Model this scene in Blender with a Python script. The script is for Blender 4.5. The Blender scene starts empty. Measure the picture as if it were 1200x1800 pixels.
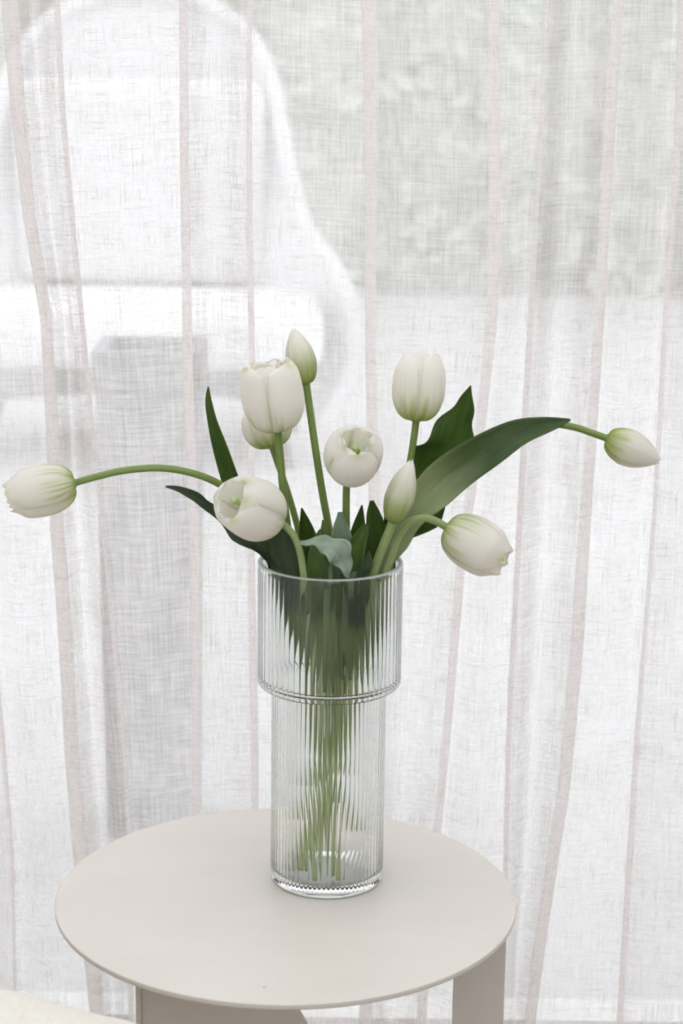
import bpy, math, random
from mathutils import Vector, Matrix

# ------------------------------------------------------------------ camera, world, sun, exposure
S = bpy.context.scene
COL = S.collection
CAM = Vector((0.0100, -1.8897, 1.3470)); F_PX = 3570.3
PITCH, ROLL = 0.2436, 0.01323
FWD = Vector((0, math.cos(PITCH), -math.sin(PITCH)))
UP0 = Vector((0, math.sin(PITCH), math.cos(PITCH))); RT0 = Vector((1, 0, 0))
RIGHT = math.cos(ROLL)*RT0 + math.sin(ROLL)*UP0
UP = -math.sin(ROLL)*RT0 + math.cos(ROLL)*UP0
cd = bpy.data.cameras.new('camera')
cd.sensor_fit = 'VERTICAL'; cd.sensor_height = 36.0; cd.sensor_width = 24.0
cd.lens = F_PX/1800*36
cd.dof.use_dof = True; cd.dof.focus_distance = 1.98; cd.dof.aperture_fstop = 7.1
cam = bpy.data.objects.new('camera', cd); COL.objects.link(cam)
cam.matrix_world = Matrix((( RIGHT.x, UP.x, -FWD.x, CAM.x), (RIGHT.y, UP.y, -FWD.y, CAM.y), (RIGHT.z, UP.z, -FWD.z, CAM.z), (0, 0, 0, 1)))
S.camera = cam

w = bpy.data.worlds.new('overcast_sky'); S.world = w; w.use_nodes = True
bg = w.node_tree.nodes['Background']
bg.inputs[0].default_value = (0.935, 0.953, 1.0, 1); bg.inputs[1].default_value = 1.0
S.view_settings.view_transform = 'Standard'; S.view_settings.look = 'None'
S.view_settings.gamma = 1; S.view_settings.use_curve_mapping = False
S.view_settings.exposure = 1.12
S.cycles.max_bounces = 20; S.cycles.transmission_bounces = 16; S.cycles.transparent_max_bounces = 24
S.cycles.diffuse_bounces = 6; S.cycles.glossy_bounces = 6

# ------------------------------------------------------------------ helpers
def at(px, py, y):
    d = FWD + RIGHT*((px-600)/F_PX) + UP*((900-py)/F_PX)
    return CAM + d*((y-CAM.y)/d.y)
def pxm(p):                                   # metres per pixel at a point
    return (p-CAM).dot(FWD)/F_PX
def lerp(a, b, t): return a+(b-a)*t
def catmull(pts, n):
    """Sample n points along a Catmull-Rom spline through equal-length tuples."""
    out = []; m = len(pts)
    for i in range(n):
        t = i/(n-1)*(m-1); k = min(int(t), m-2); f = t-k
        p0 = pts[max(k-1, 0)]; p1 = pts[k]; p2 = pts[k+1]; p3 = pts[min(k+2, m-1)]
        out.append(tuple(0.5*((2*b)+(c-a)*f+(2*a-5*b+4*c-d)*f*f+(3*b-a-3*c+d)*f**3) for a, b, c, d in zip(p0, p1, p2, p3)))
    return out
def interp(pts, x):
    if x <= pts[0][0]: return pts[0][1]
    for (a, b), (c, d) in zip(pts, pts[1:]):
        if x <= c: return b+(d-b)*(x-a)/(c-a)
    return pts[-1][1]
def mesh_obj(name, verts, faces, mat, parent=None, smooth=True, uvs=None):
    me = bpy.data.meshes.new(name)
    me.from_pydata([tuple(v) for v in verts], [], faces)
    if uvs:
        l = me.uv_layers.new(name='UVMap')
        vi = [0]*len(me.loops); me.loops.foreach_get('vertex_index', vi)
        flat = []
        for i in vi: flat += uvs[i]
        l.data.foreach_set('uv', flat)
    if smooth: me.polygons.foreach_set('use_smooth', [True]*len(me.polygons))
    me.materials.append(mat); me.update()
    o = bpy.data.objects.new(name, me); COL.objects.link(o)
    if parent: o.parent = parent; o.matrix_parent_inverse = parent.matrix_world.inverted()
    return o
def grid_faces(nu, nv, wrap=False):
    f = []
    for j in range(nv-1):
        for i in range(nu if wrap else nu-1):
            i2 = (i+1) % nu
            f.append((j*nu+i, j*nu+i2, (j+1)*nu+i2, (j+1)*nu+i))
    return f
def box(name, x0, x1, y0, y1, z0, z1, mat, parent=None, bevel=0):
    v = [(x, y, z) for z in (z0, z1) for y in (y0, y1) for x in (x0, x1)]
    f = [(0, 2, 3, 1), (4, 5, 7, 6), (0, 1, 5, 4), (2, 6, 7, 3), (0, 4, 6, 2), (1, 3, 7, 5)]
    o = mesh_obj(name, v, f, mat, parent, smooth=False)
    if bevel: b = o.modifiers.new('b', 'BEVEL'); b.width = bevel; b.segments = 3
    return o
def prism(name, poly, y0, y1, mat, parent=None, bevel=0):
    """poly in XZ extruded along Y."""
    n = len(poly)
    v = [(x, y0, z) for x, z in poly]+[(x, y1, z) for x, z in poly]
    f = [tuple(range(n)), tuple(reversed(range(n, 2*n)))]+[(i, i+n, (i+1) % n+n, (i+1) % n) for i in range(n)]
    o = mesh_obj(name, v, f, mat, parent, smooth=False)
    if bevel: b = o.modifiers.new('b', 'BEVEL'); b.width = bevel; b.segments = 2
    return o
def tube(name, pts, rad, mat, parent=None, sides=14, n=60, cap=True, uvl=True):
    """pts world Vectors; rad a float or list of (t, r)."""
    P = [Vector(p) for p in catmull([tuple(p) for p in pts], n)]
    verts = []; uvs = []; prev = None
    for i, p in enumerate(P):
        T = (P[min(i+1, n-1)]-P[max(i-1, 0)]).normalized()
        if prev is None:
            a = T.cross(Vector((0, 1, 0)))
            if a.length < 0.1: a = T.cross(Vector((1, 0, 0)))
        else: a = prev-T*prev.dot(T)
        a.normalize(); prev = a; b = T.cross(a)
        t = i/(n-1); r = rad if isinstance(rad, float) else interp(rad, t)
        for k in range(sides):
            q = 2*math.pi*k/sides
            rr = r*(1+0.03*math.cos(3*q))
            verts.append(p+a*rr*math.cos(q)+b*rr*math.sin(q)); uvs.append((k/sides, t))
    f = grid_faces(sides, n, True)
    if cap:
        f.append(tuple(reversed(range(sides)))); f.append(tuple(range((n-1)*sides, n*sides)))
    return mesh_obj(name, verts, f, mat, parent, uvs=uvs)
def lathe(name, prof, mat, parent=None, n=64, loc=(0, 0, 0), closed=False):
    v = []
    for r, z in prof:
        for k in range(n):
            q = 2*math.pi*k/n; v.append((loc[0]+r*math.cos(q), loc[1]+r*math.sin(q), loc[2]+z))
    f = grid_faces(n, len(prof), True)
    if closed:
        j = len(prof)-1
        f += [(j*n+i, j*n+(i+1) % n, (i+1) % n, i) for i in range(n)]
    else:
        f.append(tuple(reversed(range(n)))); f.append(tuple(range((len(prof)-1)*n, len(prof)*n)))
    return mesh_obj(name, v, f, mat, parent)
def empty(name, loc, label=None, cat=None, group=None):
    o = bpy.data.objects.new(name, None); COL.objects.link(o); o.location = loc
    o.empty_display_size = 0.02
    o.matrix_world = Matrix.Translation(Vector(loc))
    return tag(o, label, cat, group)
def tag(o, label=None, cat=None, group=None, kind=None):
    if label: o['label'] = label
    if cat: o['category'] = cat
    if group: o['group'] = group
    if kind: o['kind'] = kind
    return o

# ------------------------------------------------------------------ materials
def srgb(r, g, b):
    f = lambda c: c/12.92 if c <= 0.04045 else ((c+0.055)/1.055)**2.4
    return (f(r/255), f(g/255), f(b/255), 1)
class NT:
    def __init__(s, name):
        s.m = bpy.data.materials.new(name); s.m.use_nodes = True
        s.t = s.m.node_tree; s.t.nodes.clear()
        s.out = s.t.nodes.new('ShaderNodeOutputMaterial')
    def n(s, typ, **kw):
        n = s.t.nodes.new(typ)
        for k, v in kw.items():
            if k.startswith('i_'):
                key = k[2:]; key = int(key) if key.isdigit() else key
                s.set(n.inputs[key], v)
            else: setattr(n, k, v)
        return n
    def set(s, sock, v):
        if isinstance(v, bpy.types.NodeSocket): s.t.links.new(v, sock)
        else: sock.default_value = v
    def math(s, op, a, b=None, c=None, clamp=False):
        n = s.n('ShaderNodeMath', operation=op, use_clamp=clamp); s.set(n.inputs[0], a)
        if b is not None: s.set(n.inputs[1], b)
        if c is not None: s.set(n.inputs[2], c)
        return n.outputs[0]
    def mapr(s, v, a, b, c, d, smooth=False):
        n = s.n('ShaderNodeMapRange'); n.clamp = True
        if smooth: n.interpolation_type = 'SMOOTHSTEP'
        for i, x in enumerate((v, a, b, c, d)): s.set(n.inputs[i], x)
        return n.outputs[0]
    def mixc(s, f, a, b):
        n = s.n('ShaderNodeMix', data_type='RGBA'); s.set(n.inputs[0], f); s.set(n.inputs[6], a); s.set(n.inputs[7], b)
        return n.outputs[2]
    def noise(s, vec, scale=1, detail=2, rough=0.5):
        n = s.n('ShaderNodeTexNoise'); n.inputs['Scale'].default_value = scale
        n.inputs['Detail'].default_value = detail; n.inputs['Roughness'].default_value = rough
        s.set(n.inputs['Vector'], vec); return n.outputs[0]
    def comb(s, x, y, z=0.0):
        n = s.n('ShaderNodeCombineXYZ'); s.set(n.inputs[0], x); s.set(n.inputs[1], y); s.set(n.inputs[2], z); return n.outputs[0]
    def uv(s):
        u = s.n('ShaderNodeUVMap', uv_map='UVMap'); x = s.n('ShaderNodeSeparateXYZ'); s.set(x.inputs[0], u.outputs[0])
        return x.outputs[0], x.outputs[1]
    def coord(s): return s.n('ShaderNodeTexCoord').outputs['Object']
    def scalev(s, v, sc):
        n = s.n('ShaderNodeVectorMath', operation='MULTIPLY'); s.set(n.inputs[0], v); n.inputs[1].default_value = sc; return n.outputs[0]
    def mixs(s, f, a, b):
        n = s.n('ShaderNodeMixShader'); s.set(n.inputs[0], f); s.t.links.new(a, n.inputs[1]); s.t.links.new(b, n.inputs[2]); return n.outputs[0]
    def prin(s, col, rough=0.5, spec=0.5, normal=None, **kw):
        n = s.n('ShaderNodeBsdfPrincipled'); s.set(n.inputs['Base Color'], col); s.set(n.inputs['Roughness'], rough)
        s.set(n.inputs['Specular IOR Level'], spec)
        if normal: s.set(n.inputs['Normal'], normal)
        for k, v in kw.items(): s.set(n.inputs[k], v)
        return n.outputs[0]
    def transl(s, col):
        n = s.n('ShaderNodeBsdfTranslucent'); s.set(n.inputs[0], col); return n.outputs[0]
    def bump(s, h, st=0.3, dist=0.001):
        n = s.n('ShaderNodeBump'); n.inputs['Strength'].default_value = st; n.inputs['Distance'].default_value = dist
        s.set(n.inputs['Height'], h); return n.outputs[0]
    def done(s, sh): s.t.links.new(sh, s.out.inputs[0]); return s.m

def plain(name, col, rough=0.6, spec=0.3, var=0.06, sc=8):
    t = NT(name); v = t.noise(t.coord(), sc, 4)
    dark = tuple(c*(1-var) for c in col[:3])+(1,)
    return t.done(t.prin(t.mixc(t.mapr(v, 0.35, 0.65, 0, 1), col, dark), rough, spec))

def curtain_material():
    t = NT('sheer_linen'); u, v = t.uv()                       # uv in metres of cloth
    slub_h = t.noise(t.comb(t.math('MULTIPLY', u, 18), t.math('MULTIPLY', v, 330)), 1, 3, 0.65)
    slub_v = t.noise(t.comb(t.math('MULTIPLY', u, 400), t.math('MULTIPLY', v, 13)), 1, 3, 0.65)
    thick_h = t.noise(t.comb(t.math('MULTIPLY', u, 30), t.math('MULTIPLY', v, 1100)), 1, 2, 0.6)
    thick_v = t.noise(t.comb(t.math('MULTIPLY', u, 1200), t.math('MULTIPLY', v, 24)), 1, 2, 0.6)
    cloud = t.noise(t.comb(t.math('MULTIPLY', u, 14), t.math('MULTIPLY', v, 10)), 1, 3, 0.6)
    # regular weave, one thread per 1.15 mm
    wu = t.math('ABSOLUTE', t.math('SINE', t.math('MULTIPLY', u, math.pi/0.00115)))
    wv = t.math('ABSOLUTE', t.math('SINE', t.math('MULTIPLY', v, math.pi/0.00115)))
    weave = t.math('MULTIPLY', wu, wv)                          # 1 in the gaps between the threads
    dens = t.math('ADD', t.math('ADD', t.mapr(slub_h, 0.3, 0.7, -0.15, 0.15), t.mapr(slub_v, 0.3, 0.7, -0.17, 0.17)),
                  t.math('ADD', t.mapr(thick_h, 0.35, 0.65, -0.10, 0.10), t.mapr(thick_v, 0.35, 0.65, -0.10, 0.10)))
    dens = t.math('ADD', dens, t.mapr(cloud, 0.3, 0.7, -0.10, 0.10))
    gap = t.math('SUBTRACT', t.math('MULTIPLY_ADD', weave, 0.18, 0.26), dens)
    gap = t.mapr(gap, 0.0, 1.0, 0.03, 0.93)
    knot = t.mapr(t.math('MAXIMUM', thick_h, thick_v), 0.58, 0.70, 0, 1)
    col = t.mixc(knot, srgb(236, 230, 228), srgb(196, 184, 178))
    cloth = t.mixs(0.30, t.transl(col), t.prin(col, 0.9, 0.1))
    tr = t.n('ShaderNodeBsdfTransparent')
    return t.done(t.mixs(gap, cloth, tr.outputs[0]))

def petal_material(name, green, reach, streak, tip=0.0, line=0.8):
    """green: amount, reach: how far up the green comes, streak: contrast of the veins"""
    t = NT(name); u, v = t.uv()
    oi = t.n('ShaderNodeObjectInfo').outputs['Random']
    off = t.math('MULTIPLY', oi, 37.0)
    uu = t.math('ADD', u, off)
    st = t.noise(t.comb(t.math('MULTIPLY', uu, 11), t.math('MULTIPLY', v, 1.5)), 1, 3, 0.6)
    fine = t.noise(t.comb(t.math('MULTIPLY', uu, 60), t.math('MULTIPLY', v, 2.0)), 1, 2, 0.6)
    h = t.math('ADD', v, t.math('MULTIPLY', t.math('SUBTRACT', 0.5, st), streak))
    base = t.mapr(h, reach*0.15, reach, 1, 0, True)
    lines = t.noise(t.comb(t.math('MULTIPLY', uu, 26), t.math('MULTIPLY', v, 1.1)), 1, 2, 0.5)
    lines = t.math('MULTIPLY', t.mapr(lines, 0.52, 0.66, 0, 1), t.mapr(v, reach*0.7, reach*1.7, line, 0, True))
    base = t.math('MAXIMUM', base, lines)
    edge = t.mapr(t.math('ABSOLUTE', t.math('SUBTRACT', u, 0.5)), 0.36, 0.5, 0, 0.35)
    edge = t.math('MULTIPLY', edge, t.mapr(v, 0.2, 0.85, 1, 0))
    amt = t.math('MULTIPLY', t.math('MAXIMUM', base, edge), green)
    amt = t.math('MULTIPLY', amt, t.mapr(fine, 0.3, 0.7, 0.75, 1.1), clamp=True)
    white = t.mixc(t.mapr(fine, 0.3, 0.7, 0, 1), srgb(255, 253, 253), srgb(254, 250, 249))
    tipc = t.math('MULTIPLY', t.mapr(v, 0.80, 0.98, 0, tip, True), t.mapr(t.math('ABSOLUTE', t.math('SUBTRACT', u, 0.5)), 0.0, 0.28, 1, 0, True))
    tipc = t.math('MULTIPLY', tipc, t.mapr(oi, 0.35, 0.6, 0, 1))
    white = t.mixc(tipc, white, srgb(196, 206, 84))
    col = t.mixc(amt, white, srgb(182, 198, 78))
    nrm = t.bump(fine, 0.25, 0.0006)
    sh = t.mixs(0.74, t.prin(col, 0.45, 0.25, nrm), t.transl(col))
    return t.done(sh)

def leaf_material(name, dark, mid, pale, pale_reach=0.0, rough=0.42, trans=0.45, sheen=0.0):
    t = NT(name); u, v = t.uv()
    oi = t.math('MULTIPLY', t.n('ShaderNodeObjectInfo').outputs['Random'], 23.0)
    uu = t.math('ADD', u, oi)
    vein = t.noise(t.comb(t.math('MULTIPLY', uu, 40), t.math('MULTIPLY', v, 1.6)), 1, 3, 0.6)
    blot = t.noise(t.comb(t.math('MULTIPLY', uu, 3.0), t.math('MULTIPLY', v, 4.0)), 1, 4, 0.6)
    grain = t.noise(t.comb(t.math('MULTIPLY', uu, 90), t.math('MULTIPLY', v, 220)), 1, 2, 0.5)
    f = t.math('ADD', t.math('MULTIPLY', vein, 0.45), t.math('ADD', t.math('MULTIPLY', blot, 0.45), t.math('MULTIPLY', grain, 0.15)))
    col = t.mixc(t.mapr(f, 0.38, 0.68, 0, 1), dark, mid)
    if pale_reach > 0:
        col = t.mixc(t.mapr(t.math('ADD', v, t.math('MULTIPLY', t.math('SUBTRACT', blot, 0.5), 0.2)), pale_reach*0.62, pale_reach, 1, 0, True), col, pale)
    nrm = t.bump(vein, 0.35, 0.0008)
    sh = t.mixs(trans, t.prin(col, rough, 0.45, nrm), t.transl(t.mixc(0.5, col, mid)))
    return t.done(sh)

def stem_material(name, c1, c2):
    t = NT(name); u, v = t.uv()
    n1 = t.noise(t.comb(t.math('MULTIPLY', u, 9), t.math('MULTIPLY', v, 3)), 1, 3)
    n2 = t.noise(t.comb(t.math('MULTIPLY', u, 26), t.math('MULTIPLY', v, 4)), 1, 2)
    col = t.mixc(t.mapr(n1, 0.35, 0.65, 0, 1), c1, c2)
    col = t.mixc(t.mapr(v, 0.40, 0.75, 0, 0.8), col, srgb(200, 212, 150))   # paler towards the cut end
    return t.done(t.mixs(0.15, t.prin(col, 0.42, 0.4, t.bump(n2, 0.2, 0.0005)), t.transl(col)))

def table_material():
    t = NT('powder_coated_steel'); c = t.coord()
    cl = t.noise(t.scalev(c, (5, 9, 5)), 1, 4, 0.6)
    gr = t.noise(c, 900, 2, 0.6)
    sp = t.noise(c, 140, 1, 0.4)
    st = t.noise(t.scalev(c, (26, 60, 26)), 1, 4, 0.7)
    col = t.mixc(t.mapr(cl, 0.35, 0.65, 0, 1), srgb(217, 209, 201), srgb(211, 204, 196))
    col = t.mixc(t.mapr(st, 0.66, 0.72, 0, 0.35), col, srgb(196, 191, 182))
    col = t.mixc(t.mapr(sp, 0.79, 0.83, 0, 0.7), col, srgb(120, 114, 104))
    return t.done(t.prin(col, 0.42, 0.4, t.bump(gr, 0.12, 0.0003)))

def glass_material():
    t = NT('clear_ribbed_glass')
    g = t.n('ShaderNodeBsdfGlass'); g.inputs['Color'].default_value = (0.985, 0.992, 0.988, 1)
    g.inputs['Roughness'].default_value = 0.0; g.inputs['IOR'].default_value = 1.46
    return t.done(g.outputs[0])

def rim_material():
    t = NT('ground_glass_rim')
    g = t.n('ShaderNodeBsdfGlass'); g.inputs['Color'].default_value = (0.97, 0.98, 0.975, 1)
    g.inputs['Roughness'].default_value = 0.45; g.inputs['IOR'].default_value = 1.46
    return t.done(t.mixs(0.45, g.outputs[0], t.prin(srgb(232, 234, 233), 0.5, 0.4)))

def linen_material():
    t = NT('cream_linen'); c = t.coord()
    a = t.noise(t.scalev(c, (40, 900, 600)), 1, 2); b = t.noise(t.scalev(c, (900, 50, 600)), 1, 2)
    f = t.math('MULTIPLY', t.math('ADD', a, b), 0.5); cl = t.noise(c, 9, 4)
    col = t.mixc(t.mapr(f, 0.35, 0.65, 0, 1), srgb(232, 227, 219), srgb(218, 211, 201))
    col = t.mixc(t.mapr(cl, 0.4, 0.7, 0, 0.3), col, srgb(208, 197, 182))
    return t.done(t.prin(col, 0.9, 0.1, t.bump(f, 0.4, 0.001)))

def pane_material():
    t = NT('window_pane'); tr = t.n('ShaderNodeBsdfTransparent'); tr.inputs[0].default_value = (0.97, 0.985, 0.98, 1)
    gl = t.n('ShaderNodeBsdfGlossy'); gl.inputs['Roughness'].default_value = 0.02
    return t.done(t.mixs(0.05, tr.outputs[0], gl.outputs[0]))

M_WALL = plain('white_paint', srgb(238, 236, 232), 0.8, 0.2, 0.02)
M_FLOOR = plain('oak_floor', srgb(150, 142, 133), 0.6, 0.3, 0.08)
M_FRAME = plain('white_frame', srgb(240, 240, 240), 0.4, 0.4, 0.02)
M_TERRACE = plain('pale_stone', srgb(212, 212, 213), 0.8, 0.2, 0.08, 2)
M_CURTAIN = curtain_material()
M_TABLE = table_material()
M_GLASS = glass_material()
M_RIM = rim_material()
M_LINEN = linen_material()
M_PANE = pane_material()
M_SHELL = plain('white_outdoor_shell', srgb(226, 226, 228), 0.8, 0.2, 0.02)
M_CHAIR = plain('white_outdoor_fabric', srgb(248, 248, 248), 0.8, 0.2, 0.02)
M_GREY = plain('grey_planter', srgb(158, 160, 165), 0.8, 0.2, 0.1, 6)
M_HEDGE = plain('hedge_leaves', srgb(192, 199, 187), 0.7, 0.2, 0.12, 3)
M_BARK = plain('hedge_wood', srgb(84, 76, 62), 0.9, 0.1, 0.2)
M_PET = petal_material('petal_open', 0.95, 0.34, 0.45, 0.45)
M_PET2 = petal_material('petal_soft', 0.95, 0.42, 0.60, 0.6)
M_PETG = petal_material('petal_green_base', 0.95, 0.52, 0.6, 0.0, 0.3)
M_BUD = petal_material('petal_bud', 0.85, 0.75, 0.55, 0.0, 0.35)
M_PIST = plain('pistil_green', srgb(176, 198, 140), 0.5, 0.3, 0.1, 200)
M_ANTH = plain('anther_yellow', srgb(176, 186, 60), 0.6, 0.2, 0.15, 300)
t_ = NT('petal_inside'); n_ = t_.noise(t_.coord(), 60, 2)
c_ = t_.mixc(n_, srgb(249, 250, 243), srgb(252, 252, 249))
M_PETIN = t_.done(t_.mixs(0.70, t_.prin(c_, 0.5, 0.2), t_.transl(c_)))
M_STEM = stem_material('stem_green', srgb(136, 155, 86), srgb(114, 137, 68))
M_STEM2 = stem_material('stem_pale', srgb(160, 178, 122), srgb(142, 162, 100))
M_LEAF = leaf_material('leaf_dark', srgb(52, 82, 38), srgb(112, 138, 62), srgb(150, 170, 110), 0.24)
M_LEAFP = leaf_material('leaf_pale_base', srgb(54, 76, 40), srgb(98, 122, 66), srgb(190, 202, 154), 0.66)
M_LEAFG = leaf_material('leaf_grey', srgb(58, 74, 52), srgb(92, 108, 78), srgb(150, 170, 110), 0.26, 0.5)
M_LEAFS = leaf_material('leaf_silver', srgb(120, 142, 118), srgb(184, 198, 182), srgb(150, 170, 110), 0.0, 0.35, 0.2)
M_LEAFM = leaf_material('leaf_grey_green', srgb(92, 116, 84), srgb(142, 162, 132), srgb(150, 170, 110), 0.26, 0.38, 0.3)
M_LEAFY = leaf_material('leaf_light', srgb(124, 150, 84), srgb(160, 180, 120), srgb(150, 170, 110), 0.0, 0.5, 0.35)

# ------------------------------------------------------------------ the setting
YW = 0.46                                                       # inner face of the window wall
tag(box('floor', -2.6, 2.6, -4.2, YW+0.14, -0.06, 0, M_FLOOR), kind='structure')
def ceiling_with_added_rooflight(x0, x1, y0, y1, z0, z1, ox0, ox1, oy0, oy1):  # unseen roof opening, added to light the tabletop and petals from above
    P = [(x0, y0), (x1, y0), (x1, y1), (x0, y1), (ox0, oy0), (ox1, oy0), (ox1, oy1), (ox0, oy1)]
    v = [(x, y, z0) for x, y in P]+[(x, y, z1) for x, y in P]; f = []
    for i in range(4):
        j = (i+1) % 4
        f += [(i, i+4, j+4, j), (i+8, j+8, j+12, i+12), (i, j, j+8, i+8), (i+4, i+12, j+12, j+4)]
    tag(mesh_obj('ceiling', v, f, M_WALL, smooth=False), kind='structure')
    w2 = tag(mesh_obj('added_rooflight', [], [], M_FRAME), kind='structure')
    for k in range(1, 4):
        yy = lerp(oy0, oy1, k/4); box('window_frame', ox0, ox1, yy-0.02, yy+0.02, z1-0.05, z1, M_FRAME, w2)
    box('pane', ox0, ox1, oy0, oy1, z1, z1+0.005, M_PANE, w2)
ceiling_with_added_rooflight(-2.6, 2.6, -4.2, YW+0.14, 2.6, 2.75, -2.0, 2.0, -2.7, 0.36)
tag(box('wall_left', -2.7, -2.6, -4.2, YW+0.14, 0, 2.6, M_WALL), kind='structure')
tag(box('wall_right', 2.6, 2.7, -4.2, YW+0.14, 0, 2.6, M_WALL), kind='structure')
def frame_wall(name, x0, x1, y0, y1, z1, ox0, ox1, oz0, oz1):
    P = [(x0, 0), (x1, 0), (x1, z1), (x0, z1), (ox0, oz0), (ox1, oz0), (ox1, oz1), (ox0, oz1)]
    v = [(x, y0, z) for x, z in P]+[(x, y1, z) for x, z in P]; f = []
    for i in range(4):
        j = (i+1) % 4
        f += [(i, j, j+4, i+4), (i+8, i+12, j+12, j+8), (i, i+8, j+8, j), (i+4, j+4, j+12, i+12)]
    return tag(mesh_obj(name, v, f, M_WALL, smooth=False), kind='structure')
frame_wall('wall_window', -2.6, 2.6, YW, YW+0.14, 2.6, -1.7, 1.7, 0.02, 2.4)
frame_wall('wall_back', -2.6, 2.6, -4.3, -4.2, 2.6, -1.3, 1.3, 0.8, 2.3)  # opening added in the unseen back wall, sized for soft front fill
win = mesh_obj('window_1', [], [], M_FRAME); tag(win, kind='structure')
box('window_frame', -1.7, -1.64, YW+0.04, YW+0.1, 0.02, 2.4, M_FRAME, win)
box('window_frame', 1.64, 1.7, YW+0.04, YW+0.1, 0.02, 2.4, M_FRAME, win)
box('window_frame', -1.64, 1.64, YW+0.04, YW+0.1, 2.34, 2.4, M_FRAME, win)
box('window_frame', -1.64, 1.64, YW+0.04, YW+0.1, 0.02, 0.08, M_FRAME, win)
box('pane', -1.64, 1.64, YW+0.068, YW+0.072, 0.08, 2.34, M_PANE, win)
tag(box('terrace', -9, 9, YW+0.14, 14, -0.12, -0.02, M_TERRACE), kind='structure')

# ------------------------------------------------------------------ outdoors: hedge, round backed chair
rng = random.Random(4)
def make_hedge():
    root = empty('hedge', (0.5, 8.6, -0.02), 'dense green hedge along the far edge of the terrace, seen through the curtain', 'hedge')
    core = box('branches', -4.5, 5.5, 8.25, 8.9, -0.02, 2.5, M_HEDGE, root)
    v = []; f = []
    for k in range(9000):
        x = rng.uniform(-4.7, 5.7); z = rng.uniform(0, 2.7); y = 8.15+rng.uniform(-0.15, 0.15)
        if k % 5 == 0: z = 2.5+rng.uniform(-0.1, 0.3); y = rng.uniform(8.1, 9.0)
        c = Vector((x, y, z)); a = Vector((rng.gauss(0, 1), rng.gauss(0, .5), rng.gauss(0, 1))).normalized()
        b = a.cross(Vector((rng.gauss(0, 1), rng.gauss(0, 1), rng.gauss(0, 1)))).normalized()
        L = rng.uniform(0.05, 0.09); i = len(v)
        v += [c-a*L, c+b*L*0.5, c+a*L, c-b*L*0.5]; f.append((i, i+1, i+2, i+3))
    tag(mesh_obj('foliage', v, f, M_HEDGE, root), kind='stuff')
make_hedge()

def make_lounge():
    base = at(232, 800, 4.35)
    cx, cy = base.x, 4.45
    root = empty('lounge_chair', (cx, cy, -0.02), 'white outdoor lounge chair with high rounded back, blurred behind the curtain', 'chair')
    # shell: a high rounded back that sweeps forward into arms
    prof = [(0.10, 0.60, -0.02), (0.28, 0.69, 0.02), (0.45, 0.69, 0.03), (0.58, 0.63, 0.05), (0.70, 0.53, 0.09), (0.95, 0.46, 0.14),
            (1.12, 0.42, 0.18), (1.25, 0.35, 0.2), (1.33, 0.25, 0.21), (1.375, 0.12, 0.215), (1.38, 0.01, 0.215)]   # z, half width, back offset
    rows = catmull(prof, 36); nu = 41; v = []
    for z, hw, off in rows:
        depth = interp([(0.1, 0.62), (0.55, 0.60), (0.75, 0.32), (1.2, 0.18), (1.39, 0.05)], z)
        for i in range(nu):
            q = math.pi*(i/(nu-1))
            v.append((cx-hw*math.cos(q), cy+off+0.3-depth*(1-math.sin(q)**0.8), z))
    sh = mesh_obj('shell', v, grid_faces(nu, len(rows)), M_SHELL, root)
    m = sh.modifiers.new('s', 'SOLIDIFY'); m.thickness = 0.05; m.offset = 0
    st = box('seat_cushion', cx-0.6, cx+0.6, cy-0.36, cy+0.22, 0.28, 0.47, M_CHAIR, root, 0.06)
    bk = box('back_cushion', cx-0.4, cx+0.4, cy+0.16, cy+0.34, 0.47, 1.12, M_SHELL, root, 0.07)
    for sx in (-1, 1):
        for sy in (-0.26, 0.24):
            tube('leg', [Vector((cx+sx*0.42, cy+sy, 0.3)), Vector((cx+sx*0.46, cy+sy*1.1, 0.14)), Vector((cx+sx*0.5, cy+sy*1.2, -0.02))], [(0, 0.022), (1, 0.015)], M_BARK, root, 10, 8)
make_lounge()

def make_planter():
    y = 1.30; p = at(256, 620, y); hw = 0.5*(at(348, 900, y).x-at(166, 900, y).x)
    root = empty('planter', (p.x, y+hw, -0.02), 'slim grey pedestal planter standing on the terrace, faint behind the curtain', 'planter')
    n = 4; prof = [(hw*0.88, -0.02), (hw*0.97, p.z-0.06)]
    v = [(p.x+sx*r, y+hw+sy*r, z) for r, z in prof for sx, sy in ((-1, -1), (1, -1), (1, 1), (-1, 1))]
    mesh_obj('body', v, [(0, 1, 5, 4), (1, 2, 6, 5), (2, 3, 7, 6), (3, 0, 4, 7), (3, 2, 1, 0), (4, 5, 6, 7)], M_GREY, root, smooth=False)
    zt = p.z-0.06; a, b = hw*1.04, hw*0.8
    Q = [(-a, -a), (a, -a), (a, a), (-a, a), (-b, -b), (b, -b), (b, b), (-b, b)]
    v = [(p.x+x, y+hw+yy, z) for z in (zt, zt+0.06) for x, yy in Q]; f = []
    for i in range(4):
        j = (i+1) % 4
        f += [(i, i+4, j+4, j), (i+8, j+8, j+12, i+12), (i, j, j+8, i+8), (i+4, i+12, j+12, j+4)]
    mesh_obj('rim', v, f, M_GREY, root, smooth=False)
make_planter()

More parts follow.
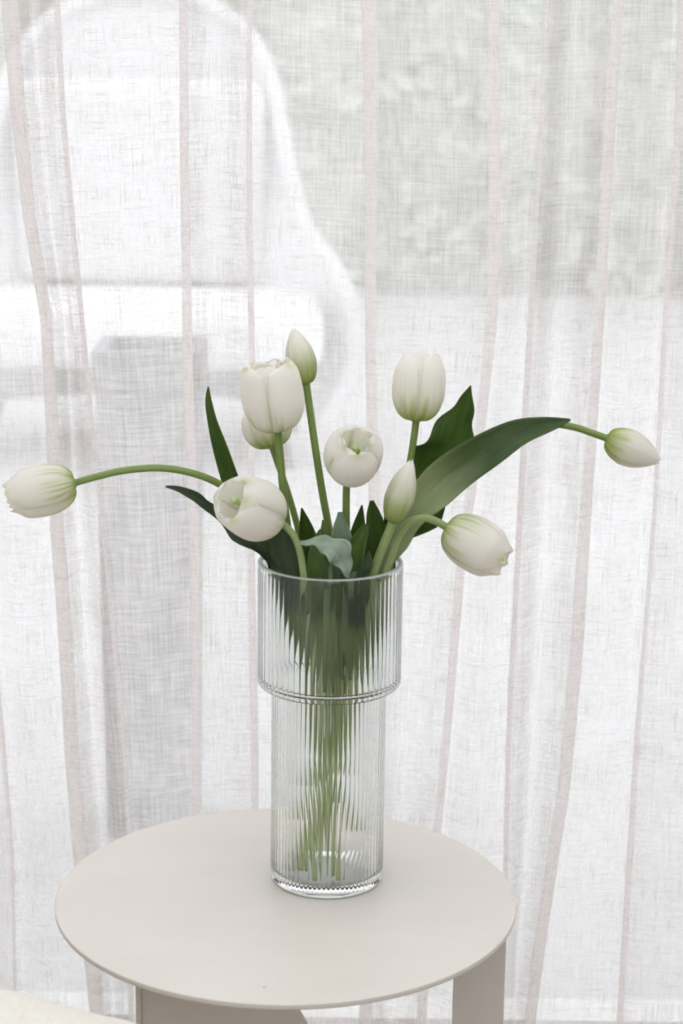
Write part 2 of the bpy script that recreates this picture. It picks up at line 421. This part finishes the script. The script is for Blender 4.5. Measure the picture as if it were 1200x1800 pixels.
# ------------------------------------------------------------------ curtain
YC = 0.315
TR = [  # fold tracks in the photograph: list of (px, py), overlap width in px
    ([(-70, 0), (-60, 500), (-30, 900), (20, 1500)], 14),
    ([(22, 0), (34, 180), (52, 380), (82, 560), (92, 760), (98, 950), (122, 1300), (142, 1500), (170, 1780)], 24),
    ([(100, 0), (112, 200), (132, 420), (150, 620), (168, 820), (186, 980), (214, 1300), (226, 1500)], 13),
    ([(322, 0), (322, 300), (330, 620), (340, 900), (345, 1400)], 15),
    ([(440, 0), (438, 400), (440, 620), (440, 900), (448, 1400)], 15),
    ([(652, 0), (654, 500), (656, 900), (650, 1400)], 26),
    ([(866, 0), (870, 300), (866, 540), (846, 750), (812, 1000), (788, 1250), (768, 1450), (740, 1780)], 18),
    ([(958, 0), (944, 300), (930, 600), (914, 900), (900, 1200), (890, 1500)], 13),
    ([(1088, 0), (1068, 300), (1054, 500), (1036, 800), (1014, 1120), (990, 1400), (964, 1580), (935, 1780)], 20),
    ([(1196, 0), (1188, 300), (1168, 620), (1150, 900), (1120, 1300), (1100, 1600)], 16),
    ([(1290, 0), (1280, 900), (1260, 1600)], 14),
]
def make_curtain():
    tracks = []
    for pts, wpx in TR:
        k = 0.44*pxm(at(600, 900, YC))
        q = sorted(((at(p[0], p[1], YC).z, at(p[0], p[1], YC).x) for p in pts))
        tracks.append((q, sorted((at(p[0], p[1], YC).z, k*(p[2] if len(p) > 2 else wpx)) for p in pts)))
    lo = tracks[0][0]; hi = tracks[-1][0]; k = 1; left = []; right = []
    while k*0.13 < 1.05:
        jl = rng.uniform(-0.02, 0.02)
        left.append(([(z, x-k*0.13+jl) for z, x in lo], [(0, rng.uniform(.003, .008)), (2, 0.005)]))
        right.append(([(z, x+k*0.13+jl) for z, x in hi], [(0, rng.uniform(.003, .008)), (2, 0.005)])); k += 1
    tracks = left[::-1]+tracks+right
    z0, z1, nz = 0.006, 2.46, 150
    rows = []; per = 6
    for j in range(nz):
        z = lerp(z0, z1, j/(nz-1)); cp = []
        xs = [interp(t, z) for t, _ in tracks]
        sway = 0.006*math.sin(z*3.1)
        def yside(i): return YC+sway+(0.018 if i % 2 else -0.018)
        cp.append((xs[0]-0.08, yside(0), 0))
        for i, (t, h) in enumerate(tracks):
            ya, yb = yside(i), yside(i+1); X = xs[i]
            h0 = interp(h, z); wob = lambda q: 1+0.28*math.sin(5.3*z+i*1.7+q)+0.16*math.sin(13*z+i*2.9+q*2) if h0 < 0.03 else 1.0
            h1, h2, h3 = h0*wob(0), h0*wob(2.1), h0*wob(4.0)
            ex = min(h0*0.7, 0.006)
            cp += [(X-h1-ex, ya, 0), (X+h2, lerp(ya, yb, .28), 0), (X-h3, lerp(ya, yb, .72), 0), (X+h1+ex, yb, 0)]
            if i < len(tracks)-1:
                bul = 0.012*math.sin(1.9*z+i*2.1)+(0.008 if i % 2 else -0.008)
                xa = X+h0*1.25+0.004; xb = xs[i+1]-interp(tracks[i+1][1], z)*1.25-0.004
                if xb < xa: xa = xb = (xa+xb)/2
                cp.append((lerp(xa, xb, .33), yb+bul, 0)); cp.append((lerp(xa, xb, .67), yb+bul*0.7, 0))
        cp.append((xs[-1]+0.08, yside(len(tracks)), 0))
        n = (len(cp)-1)*per+1
        rows.append([(a, b, z) for a, b, _ in catmull(cp, n)])
    # cloth coordinates: arc length on a reference row, blended so that warp threads follow the folds
    ref = rows[nz//3]; s = [0.0]
    for a, b in zip(ref, ref[1:]): s.append(s[-1]+math.hypot(b[0]-a[0], b[1]-a[1]))
    n = len(ref); v = []; uv = []
    for r in rows:
        for i, p in enumerate(r):
            v.append(p); uv.append((s[i], p[2]+0.006*math.sin(s[i]*9)))
    o = mesh_obj('curtain', v, grid_faces(n, nz), M_CURTAIN, uvs=uv)
    tag(o, 'sheer off-white linen curtain hanging in soft vertical folds across the window', 'curtain')
make_curtain()

# ------------------------------------------------------------------ side table
ZT = 0.5
TX, TY, TRAD = -0.0393, -0.0455, 0.225
def make_table():
    root = empty('side_table', (TX, TY, 0), 'round beige metal side table with flat plate legs under the vase', 'side table')
    th = 0.0055; e = 0.0008
    prof = [(0.001, 0), (TRAD-0.004, 0), (TRAD-e, 0.0), (TRAD, e), (TRAD, th-e), (TRAD-e, th), (TRAD-0.004, th), (0.001, th)]
    top = lathe('tabletop', prof, M_TABLE, root, 160, (TX, TY, ZT-th))
    top.modifiers.new('w', 'WEIGHTED_NORMAL')
    z1 = ZT-th
    # wide plate towards the viewer
    yA = TY-0.125
    xl, xr = at(240, 1740, yA).x, at(482, 1775, yA).x
    pl = prism('leg', [(xl, 0.0), (xr+0.06, 0.0), (xr+0.06, z1-0.12), (xr+0.002, z1-0.012), (xr, z1), (xl, z1)], yA-0.003, yA+0.003, M_TABLE, root, 0.0006)
    prism('leg_flange', [(xl-0.0005, 0.0), (xl+0.0045, 0), (xl+0.0045, z1-0.014), (xl-0.0005, z1-0.014)], yA-0.006, yA-0.003, M_TABLE, root, 0.0005)
    # narrow plate
    yB = TY-0.01
    xl, xr = at(796, 1740, yB).x, at(886, 1740, yB).x
    prism('leg', [(xl, 0.0), (xr, 0.0), (xr, z1), (xl, z1)], yB-0.003, yB+0.003, M_TABLE, root, 0.0006)
    # rear plate, hidden behind the wide one
    yD = TY+0.12
    xl, xr = TX-0.10, TX-0.04
    prism('leg', [(xl, 0.0), (xr, 0.0), (xr, z1), (xl, z1)], yD-0.003, yD+0.003, M_TABLE, root, 0.0006)
make_table()

# ------------------------------------------------------------------ vase
def make_vase():
    def arc(cx, cz, r, a0, a1, n):
        return [(cx+r*math.cos(math.radians(lerp(a0, a1, i/(n-1)))), cz+r*math.sin(math.radians(lerp(a0, a1, i/(n-1))))) for i in range(n)]
    R1, R2, H = 0.0700, 0.0560, 0.3291
    # outer profile (radius, z, rib amount, tier), bottom centre to rim, then down the inside
    P = [(0.0005, 0.0015, 0, 0), (0.030, 0.0015, 0, 0), (0.048, 0.0010, 0, 0)]
    P += [(r, z, 0, 0) for r, z in arc(R2-0.0055, 0.0058, 0.0055, -90, -10, 7)]
    P += [(R2, 0.0085, 0.08, 0), (R2, 0.0105, 0.35, 0), (R2, 0.0125, 0.7, 0), (R2, 0.016, 1, 0)]
    P += [(R2, lerp(0.016, 0.200, i/14), 1, 0) for i in range(1, 15)]
    P += [(R2+0.0006, 0.2025, 1, 0), (R2+0.002, 0.2042, 0.6, 0), (R2+0.005, 0.2048, 0.4, 1)]
    P += [(r, z, 1, 1) for i, (r, z) in enumerate(arc(R1-0.005, 0.2098, 0.005, -88, 0, 9))]
    P += [(R1, lerp(0.2098, H-0.0075, i/10), 1, 1) for i in range(1, 11)]
    P += [(R1, H-0.0055, 0.65, 1), (R1, H-0.004, 0.1, 1), (R1, H-0.0012, 0, 1), (R1-0.0008, H-0.0002, 0, 1), (R1-0.002, H, 0, 1), (R1-0.0038, H, 0, 1), (R1-0.0046, H-0.0008, 0, 1), (R1-0.0048, H-0.003, 0, 1)]
    nrim = len(P)-6, len(P)-3
    ri1, ri2 = R1-0.0048, R2-0.0038
    P += [(ri1, lerp(H-0.003, 0.216, i/8), 0, 1) for i in range(1, 9)]
    P += [(r, z, 0, 1) for r, z in arc(ri1-0.006, 0.2155, 0.006, -5, -85, 6)]
    P += [(ri2+0.0025, 0.2088, 0, 1), (ri2+0.0006, 0.2078, 0, 0), (ri2, 0.206, 0, 0)]
    P += [(ri2, lerp(0.206, 0.020, i/14), 0, 0) for i in range(1, 15)]
    P += [(r, z, 0, 0) for r, z in arc(ri2-0.006, 0.0175, 0.006, -5, -85, 6)]
    P += [(0.030, 0.0108, 0, 0), (0.0005, 0.0105, 0, 0)]
    NR, per = 76, 9; n = NR*per; v = []
    A = 0.00105
    for r, z, a, tier in P:
        for k in range(n):
            q = 2*math.pi*k/n; fr = (k % per)/per*2-1
            rr = r+a*A*(math.sqrt(max(0, 1-0.93*fr*fr))-0.75)
            v.append((rr*math.cos(q), rr*math.sin(q), ZT+z))
    f = grid_faces(n, len(P), True)
    f.append(tuple(reversed(range(n)))); f.append(tuple(range((len(P)-1)*n, len(P)*n)))
    o = mesh_obj('vase', v, f, M_GLASS)
    o.data.materials.append(M_RIM)
    for j in range(*nrim):
        for k in range(n): o.data.polygons[j*n+k].material_index = 1
    tag(o, 'clear ribbed glass vase with a wider upper tier, holding the tulips', 'vase')
make_vase()

# ------------------------------------------------------------------ tulips
VIEW = -FWD
def petal_mesh(name, L, R, rt, th0, half, layer, mat, parent, frame, seed, tipf, wave, closed):
    rg = random.Random(seed)
    base, X, Y, Z = frame
    mer = [(0.10, 0.0), (0.46, 0.015), (0.76, 0.12), (0.95, 0.30), (1.0, 0.48), (lerp(0.97, lerp(0.8, 0.72, closed), closed), 0.74), (lerp(rt, lerp(1, rt, .6), .25*(1-closed)), 0.90), (rt*0.84, 1.0)]
    if closed > 0.6: mer = [(0.16, 0.0), (0.52, 0.03), (0.80, 0.14), (0.97, 0.30), (1.0, 0.42), (0.88, 0.62), (0.60, 0.80), (0.30, 0.93), (rt, 1.0)]
    nv, nu = 34, 19
    M = catmull(mer, nv); v = []; uv = []
    wid = [(0, 0.8), (0.12, 0.85), (0.35, 1.0), (0.6, 0.98), (0.78, 0.92), (0.88, 0.90), (0.94, 0.78), (0.975, 0.60), (0.992, 0.40), (1, tipf)]
    dz = rg.uniform(-0.03, 0.02); ph = rg.uniform(0, 6)
    for j in range(nv):
        t = j/(nv-1); mr, mz = M[j]; w = interp(wid, t)*half
        for i in range(nu):
            u = i/(nu-1)*2-1
            th = th0+u*w
            r = R*mr*(1+layer*0.055+0.05*(1-u*u)*min(1, t*4)-0.02*u*u)
            r += R*wave*math.sin(4*u+ph)*t**3
            z = L*(mz*(1+dz*t)-0.075*t**5*u*u+wave*0.25*math.sin(6*u+ph*2)*t**6)
            v.append(base+X*(r*math.cos(th))+Y*(r*math.sin(th))+Z*z)
            uv.append((u*0.5+0.5, t))
    o = mesh_obj(name, v, grid_faces(nu, nv), mat, parent, uvs=uv)
    m = o.modifiers.new('s', 'SOLIDIFY'); m.thickness = 0.0007; m.offset = 0
    o.data.materials.append(M_PETIN); m.material_offset = 1
    return o

def bloom(root, base, axis, L, R, rt, mat, th=0.0, closed=0.0, half=64, seed=1, ref=None, wave=0.03, tipf=0.14, pistil=0.0):
    Z = axis.normalized(); ref = ref or VIEW
    X = (ref-Z*ref.dot(Z)).normalized(); Y = Z.cross(X)
    fr = (base, X, Y, Z)
    for k in range(3):
        petal_mesh('petal', L*0.99, R, rt, math.radians(th+120*k), math.radians(half), 0.6, mat, root, fr, seed*10+k, tipf, wave, closed)
    for k in range(3):
        petal_mesh('petal', L, R*0.97, rt*0.97, math.radians(th+60+120*k), math.radians(half), -0.9, mat, root, fr, seed*10+5+k, tipf, wave, closed)
    # receptacle under the petals
    tube('receptacle', [base-Z*0.0015, base+Z*0.0008, base+Z*0.003], [(0, 0.0036), (0.5, R*0.22+0.001), (1, R*0.15)], M_STEM2 if closed < .6 else M_STEM, root, 14, 8)
    if pistil:
        tube('pistil', [base+Z*0.001, base+Z*L*0.5*pistil, base+Z*L*0.76*pistil, base+Z*L*0.9*pistil, base+Z*L*pistil], [(0, 0.0018), (.5, 0.0020), (.72, 0.0026), (.85, 0.0036), (1, 0.0028)], M_PIST, root, 12, 20)
        for k in range(6):
            q = math.radians(60*k+20); d = X*math.cos(q)+Y*math.sin(q)
            s = tube('stamen', [base+Z*0.002+d*0.003, base+Z*L*0.18+d*R*0.22, base+Z*L*0.34+d*R*0.36], [(0, 0.0009), (1, 0.0007)], M_PIST, root, 6, 8)
            p = base+Z*L*0.34+d*R*0.36
            tube('anther', [p-Z*0.001, p+Z*0.003+d*0.0006, p+Z*0.008+d*0.001], [(0, 0.0009), (.4, 0.0018), (1, 0.0007)], M_ANTH, s, 8, 10)

def in_vase(p):
    """Keep a point of a leaf or stem inside the glass below the rim."""
    h = p.z-ZT
    if h > 0.40: return p
    lim = interp([(0.0, 0.049), (0.200, 0.049), (0.216, 0.0615), (0.331, 0.0630), (0.345, 0.076), (0.40, 0.24)], h)
    r = math.hypot(p.x, p.y)
    if r <= lim*0.9: return p
    k = lim*(1-0.1*math.exp(-(r-lim*0.9)/(lim*0.1)))/r     # soft stop
    return Vector((p.x*k, p.y*k, p.z))
def leaf(root, pts, mat, cup=0.35, wave=0.0, wf=4.0, ph=0.0, nv=46, nu=11, keep=False):
    """pts: (px, py, world y, half width in px, twist in degrees), base first"""
    q = []; px, py, y, hw, tw = pts[0]
    lr = random.Random(int(px*7+pts[-1][0]*3))
    if not keep: pts = [(px+lr.uniform(-8, 8), py+lr.uniform(-15, 60), y*0.7, 5, tw)]+pts[1:]
    for px, py, y, hw, tw in pts:
        p = at(px, py, y); q.append((p.x, p.y, p.z, hw*pxm(p), tw))
    C = catmull(q, nv); v = []; uv = []
    for j in range(nv):
        a = Vector(C[max(j-1, 0)][:3]); b = Vector(C[min(j+1, nv-1)][:3]); p = Vector(C[j][:3])
        T = (b-a).normalized(); Sd = T.cross(VIEW)
        Sd.normalize(); N = Sd.cross(T); tw = math.radians(C[j][4])
        S2 = Sd*math.cos(tw)+N*math.sin(tw); N2 = N*math.cos(tw)-Sd*math.sin(tw)
        wd = max(C[j][3], 0.0004); t = j/(nv-1)
        for i in range(nu):
            u = i/(nu-1)*2-1
            off = cup*wd*(u*u-0.35)-0.05*wd*math.exp(-(u/0.14)**2)
            off += wave*wd*abs(u)**1.5*math.sin(wf*2*math.pi*t+ph+(1.3 if u > 0 else 0))
            su = u*(1+wave*0.3*math.sin(wf*2*math.pi*t*1.7+ph+(2 if u > 0 else 0)))
            v.append(in_vase(p+S2*(su*wd)+N2*off)); uv.append((u*0.5+0.5, t))
    o = mesh_obj('leaf', v, grid_faces(nu, nv), mat, root, uvs=uv)
    m = o.modifiers.new('s', 'SOLIDIFY'); m.thickness = 0.0007; m.offset = 0
    return o

def inside(mx, my, ex, ey, zend=0.0115, zmid=0.15):
    p = Vector((mx, my, ZT+zmid)); e = Vector((ex, ey, ZT+zend+0.003))
    return [p, p.lerp(e, 0.5), e]
GRP = 'white tulips in the ribbed vase'
def tulip(label, stem, ins, mat=None, r=0.0034):
    pts = [at(*p) for p in stem]+ins
    root = empty('tulip', pts[-1], label, 'tulip', GRP)
    dense = [in_vase(Vector(q)) for q in catmull([tuple(q) for q in pts], 60)]
    tube('stem', dense, [(0, r), (0.3, r*1.02), (1, r*1.08)], mat or M_STEM, root, 14, 90)
    return root, pts[0]
def pdir(dx, dy, toward):                     # direction from pixel offsets plus a share towards the viewer
    v = (RIGHT*dx-UP*dy).normalized()
    return (v*math.sqrt(max(0, 1-toward*toward))+VIEW*toward).normalized()

# 1 long arching stem
r1, b = tulip('white tulip nodding at the end of a long stem arching past the thin upright leaf',
    [(131, 849, -0.01), (170, 838, -0.008), (220, 827, -0.004), (285, 823, 0), (345, 834, 0.004), (392, 855, 0.01), (440, 890, 0.016), (478, 945, 0.02), (510, 1010, 0.02), (545, 1110, 0.012)], inside(-.008, .008, .012, .022, 0.07))
bloom(r1, b, pdir(-121, 27, 0.12), 0.0655, 0.0232, 0.66, M_PET2, th=15, closed=0.12, half=62, seed=11, tipf=0.2)
# 2 front bloom with its mouth to the viewer
r2, b = tulip('open white tulip drooping over the vase rim, mouth showing a pale green pistil',
    [(482, 912, -0.045), (500, 924, -0.044), (517, 944, -0.046), (528, 975, -0.05), (534, 1015, -0.052), (545, 1090, -0.04)], inside(-.004, -.014, .012, -.038), M_STEM2)
bloom(r2, b, pdir(-96, -46, 0.72), 0.064, 0.0272, 0.84, M_PET, th=8, closed=0.15, half=66, seed=12, ref=Vector((0.35, -0.3, -1)), pistil=0.92, tipf=0.22, wave=0.045)
# 3 biggest upright
r3, b = tulip('largest white tulip, upright and open at the top, in front of a half hidden one',
    [(488, 757, -0.02), (492, 800, -0.02), (497, 860, -0.018), (504, 920, -0.012), (516, 1000, -0.006), (540, 1100, 0.0)], inside(-.014, -.002, .030, -.004, 0.05), r=0.0036)
bloom(r3, b, pdir(-15, -120, 0.24), 0.0660, 0.0272, 0.90, M_PET, th=50, closed=0.0, half=62, seed=13, tipf=0.22, wave=0.05, pistil=0.6)
# 4 behind
r4, b = tulip('small closed white tulip half hidden behind the largest bloom',
    [(478, 786, 0.03), (488, 815, 0.03), (502, 855, 0.03), (517, 905, 0.03), (528, 955, 0.028), (550, 1100, 0.02)], inside(-.003, .015, .02, .02, 0.10), r=0.0031)
bloom(r4, b, pdir(-18, -80, -0.05), 0.047, 0.0228, 0.3, M_PETG, th=20, closed=0.45, half=64, seed=14)
# 5 tall bud
r5, b = tulip('tall narrow tulip bud standing highest above the vase',
    [(538, 675, 0.0), (545, 725, 0.0), (555, 795, 0.0), (566, 865, 0.002), (579, 938, 0.005), (588, 1010, 0.008), (590, 1110, 0.01)], inside(-.004, .004, .008, -.028), r=0.0035)
bloom(r5, b, pdir(-22, -97, 0.0), 0.0535, 0.0132, 0.10, M_BUD, th=0, closed=1.0, half=66, seed=15, tipf=0.1, wave=0.01)
# 6 centre, facing viewer
r6, b = tulip('round white tulip on a short straight stem, open towards the room with yellow green throat',
    [(613, 829, -0.022), (609, 850, -0.022), (608, 890, -0.020), (608, 940, -0.016), (604, 1010, -0.012), (596, 1110, -0.01)], inside(0.005, -.006, -.012, -.040))
bloom(r6, b, pdir(16, -60, 0.86), 0.0590, 0.0252, 0.64, M_PET, th=0, closed=0.15, half=66, seed=16, ref=Vector((0, -0.4, -1)), pistil=0.78, tipf=0.25, wave=0.05)
# 7 right upright
r7, b = tulip('upright white tulip with yellow green base beside the broad upright leaf',
    [(731, 739, 0.02), (727, 770, 0.02), (721, 808, 0.02), (709, 870, 0.02), (690, 940, 0.02), (664, 1010, 0.022), (622, 1110, 0.018)], inside(0.010, .012, -.024, .014, 0.09), r=0.0034)
bloom(r7, b, pdir(9, -118, 0.03), 0.0650, 0.0236, 0.74, M_PETG, th=60, closed=0.12, half=60, seed=17, tipf=0.2, wave=0.04)
# 8 slim bud by the rim
r8, b = tulip('slim pointed tulip bud leaning on the vase rim next to the bent stem',
    [(689, 918, -0.046), (682, 938, -0.044), (668, 972, -0.040), (652, 1020, -0.036), (628, 1110, -0.026)], inside(0.012, -.013, -.024, -.034, 0.02), M_STEM2, r=0.0042)
bloom(r8, b, pdir(33, -108, 0.05), 0.0610, 0.0128, 0.08, M_BUD, th=10, closed=1.0, half=66, seed=18, tipf=0.08, wave=0.01)
# 9 drooping on a hooked stem
r9, b = tulip('white tulip drooping from a short hooked stem over the outside of the vase',
    [(785, 927, -0.03), (768, 917, -0.03), (745, 910, -0.032), (722, 916, -0.035), (703, 938, -0.032), (689, 972, -0.028), (674, 1018, -0.024), (640, 1110, -0.018)], inside(0.018, -.004, -.036, -.016, 0.012), M_STEM2, r=0.0037)
bloom(r9, b, pdir(104, 62, 0.18), 0.0655, 0.0240, 0.66, M_PET2, th=0, closed=0.12, half=64, seed=19, tipf=0.22, wave=0.05)
# 10 far bud
r10, b = tulip('closed tulip bud held out horizontally beyond the tip of the longest leaf',
    [(1066, 770, 0.01), (1040, 761, 0.01), (1010, 751, 0.01), (970, 746, 0.012), (920, 757, 0.015), (850, 800, 0.018), (780, 855, 0.02), (725, 910, 0.022), (688, 980, 0.024), (665, 1030, 0.024), (620, 1120, 0.02)], inside(0.017, .006, -.034, 0.0, 0.06), r=0.0034)
bloom(r10, b, pdir(98, 44, 0.05), 0.0560, 0.0165, 0.12, M_PETG, th=0, closed=0.8, half=66, seed=20, tipf=0.1, wave=0.015)

# leaves, each on the tulip whose stem it grows from
leaf(r1, [(560, 1180, 0.03, 10, 0), (500, 1030, 0.035, 18, 0), (450, 935, 0.035, 19, 0), (418, 880, 0.03, 17, 0), (402, 835, 0.028, 15, 0), (387, 785, 0.024, 13, 10), (374, 740, 0.02, 9, 20), (367, 705, 0.018, 6, 20), (366, 680, 0.016, 1, 20)], M_LEAF, 0.5)
leaf(r2, [(560, 1190, -0.01, 12, 0), (515, 1050, -0.02, 30, 0), (485, 985, -0.02, 32, 0), (445, 945, -0.02, 30, 0), (405, 915, -0.02, 20, 25), (370, 889, -0.018, 14, 45), (345, 873, -0.018, 9, 30), (318, 861, -0.02, 6, 10), (291, 855, -0.02, 1, 0)], M_LEAFG, 0.35, 0.25, 3.0, 0.6)
leaf(r3, [(555, 1190, -0.02, 14, 0), (525, 1080, -0.04, 26, 0), (508, 1010, -0.045, 27, 0), (500, 965, -0.043, 24, 0), (490, 930, -0.04, 14, 10), (482, 905, -0.038, 2, 10)], M_LEAFG, 0.4)
leaf(r4, [(555, 1190, 0.01, 14, 0), (545, 1060, 0.01, 22, 0), (545, 980, 0.012, 20, 0), (539, 935, 0.012, 14, 0), (530, 893, 0.01, 1, 0)], M_LEAF, 0.4)
leaf(r5, [(570, 1190, 0.02, 14, 0), (572, 1050, 0.025, 20, 0), (573, 970, 0.025, 15, 0), (571, 940, 0.025, 9, 0), (567, 914, 0.025, 1, 0)], M_LEAFY, 0.3)
leaf(r6, [(590, 1190, 0.02, 16, 0), (612, 1060, 0.025, 24, 0), (622, 980, 0.025, 17, 0), (630, 930, 0.025, 12, 0), (636, 888, 0.025, 1, 0)], M_LEAF, 0.4)
leaf(r7, [(610, 1190, -0.005, 16, 0), (645, 1060, -0.006, 30, 0), (662, 985, -0.006, 28, 0), (661, 935, -0.006, 19, 0), (656, 903, -0.006, 12, 0), (653, 880, -0.006, 3, 0)], M_LEAF, 0.45)
leaf(r7, [(600, 1190, 0.03, 14, 0), (650, 1060, 0.04, 26, 0), (690, 960, 0.045, 32, 0), (716, 900, 0.045, 36, 0), (748, 845, 0.04, 46, 0), (780, 797, 0.035, 46, 0), (802, 752, 0.03, 32, 0), (817, 710, 0.026, 15, 0), (827, 678, 0.024, 1, 0)], M_LEAF, 0.22, 0.5, 3.2, 1.0)
leaf(r10, [(620, 1190, -0.01, 14, 0), (660, 1060, -0.012, 18, 0), (692, 965, -0.012, 22, 0), (722, 906, -0.012, 25, 0), (770, 854, -0.014, 35, 0), (835, 804, -0.014, 34, 0), (900, 767, -0.012, 26, 12), (955, 750, -0.008, 17, 25), (1002, 738, -0.004, 2, 25)], M_LEAFP, 0.4, 0.12, 2.4, 0.4)
leaf(r10, [(625, 1190, 0.04, 14, 0), (665, 1060, 0.045, 20, 0), (694, 990, 0.040, 24, 0), (722, 948, 0.036, 26, 0), (754, 912, 0.03, 22, 0), (785, 872, 0.026, 2, 0)], M_LEAF, 0.3)
leaf(r9, [(630, 1190, 0.0, 12, 0), (665, 1080, 0.004, 20, 0), (690, 1005, 0.004, 20, 0), (699, 970, 0.004, 15, 0), (702, 938, 0.004, 5, 0)], M_LEAFG, 0.4)
leaf(r8, [(600, 1190, -0.03, 14, 0), (612, 1090, -0.045, 22, 0), (618, 1015, -0.05, 20, 0), (624, 970, -0.05, 17, 0), (636, 940, -0.048, 11, 0), (645, 922, -0.046, 4, 0)], M_LEAF, 0.5)
leaf(r8, [(610, 1190, -0.04, 12, 0), (630, 1090, -0.052, 18, 0), (640, 1020, -0.054, 16, 0), (646, 990, -0.053, 9, 0), (649, 968, -0.052, 1, 0)], M_LEAFG, 0.4)
leaf(r6, [(575, 1190, -0.03, 14, 0), (570, 1090, -0.045, 26, 0), (566, 1020, -0.05, 24, 0), (562, 985, -0.045, 22, 0), (562, 950, -0.035, 12, 0), (564, 930, -0.03, 2, 0)], M_LEAF, 0.35)
leaf(r5, [(585, 1190, -0.03, 16, 0), (596, 1100, -0.045, 28, 0), (602, 1030, -0.05, 28, 0), (606, 985, -0.045, 24, 0), (600, 950, -0.04, 20, 0), (599, 922, -0.035, 12, 0), (598, 900, -0.03, 4, 0)], M_LEAFM, 0.3, 0.15, 3)
# folded leaf with silvery underside: tip hangs over to one side
leaf(r9, [(612, 1016, -0.058, 3, 0), (606, 992, -0.061, 14, 0), (592, 970, -0.064, 24, -10), (572, 958, -0.066, 18, -30), (550, 954, -0.066, 10, -40), (527, 954, -0.064, 3, -20)], M_LEAFS, 0.25, 0.4, 2.8, 0.3, keep=True)

# ------------------------------------------------------------------ linen armchair whose arm reaches into the corner
def soft_block(name, c, a, b_, hz, e1, e2, e3, mat, parent, wr=1.0, nu=96, nv=40):
    sg = lambda x, e: math.copysign(abs(x)**e, x); v = []
    for j in range(nv):
        ph = lerp(-math.pi/2, math.pi/2, j/(nv-1))
        for i in range(nu):
            q = 2*math.pi*i/nu; cr = sg(math.cos(ph), e2)
            x = a*cr*sg(math.cos(q), e1); y = b_*cr*sg(math.sin(q), e1); z = hz*sg(math.sin(ph), e3)
            d = wr*(0.003*math.sin(14*x+19*y+2)*math.sin(16*y-7*x)+0.0016*math.sin(61*x-37*y)+0.0012*math.sin(90*y+40*x))
            v.append((c[0]+x, c[1]+y, c[2]+z+(d if z > 0 else 0)))
    return mesh_obj(name, v, grid_faces(nu, nv, True)+[tuple(reversed(range(nu))), tuple(range((nv-1)*nu, nv*nu))], mat, parent)
def make_armchair():
    ax, ay, top = -0.505, -0.50, 0.614
    root = empty('armchair', (ax, ay-0.36, 0), 'cream linen armchair whose rumpled rounded arm shows beside the table', 'armchair')
    soft_block('arm', (ax, ay, top-0.10), 0.425, 0.11, 0.10, 0.68, 0.6, 0.8, M_LINEN, root)
    soft_block('arm', (ax, ay-0.72, top-0.10), 0.425, 0.11, 0.10, 0.68, 0.6, 0.8, M_LINEN, root)
    soft_block('seat_cushion', (ax+0.03, ay-0.36, 0.41), 0.36, 0.27, 0.085, 0.4, 0.4, 0.7, M_LINEN, root)
    soft_block('backrest', (ax-0.38, ay-0.36, 0.60), 0.10, 0.40, 0.30, 0.5, 0.4, 0.6, M_LINEN, root)
    box('base', ax-0.40, ax+0.36, ay-0.80, ay+0.08, 0.10, 0.35, M_LINEN, root, 0.03)
    box('side_panel', ax-0.38, ax+0.34, ay-0.08, ay+0.08, 0.33, 0.50, M_LINEN, root, 0.02)
    box('side_panel', ax-0.38, ax+0.34, ay-0.80, ay-0.64, 0.33, 0.50, M_LINEN, root, 0.02)
    for sx in (-0.34, 0.30):
        for sy in (-0.74, 0.02):
            tube('leg', [Vector((ax+sx, ay+sy, 0.12)), Vector((ax+sx, ay+sy, 0.06)), Vector((ax+sx, ay+sy, 0))], [(0, 0.022), (1, 0.016)], M_BARK, root, 12, 6)
make_armchair()
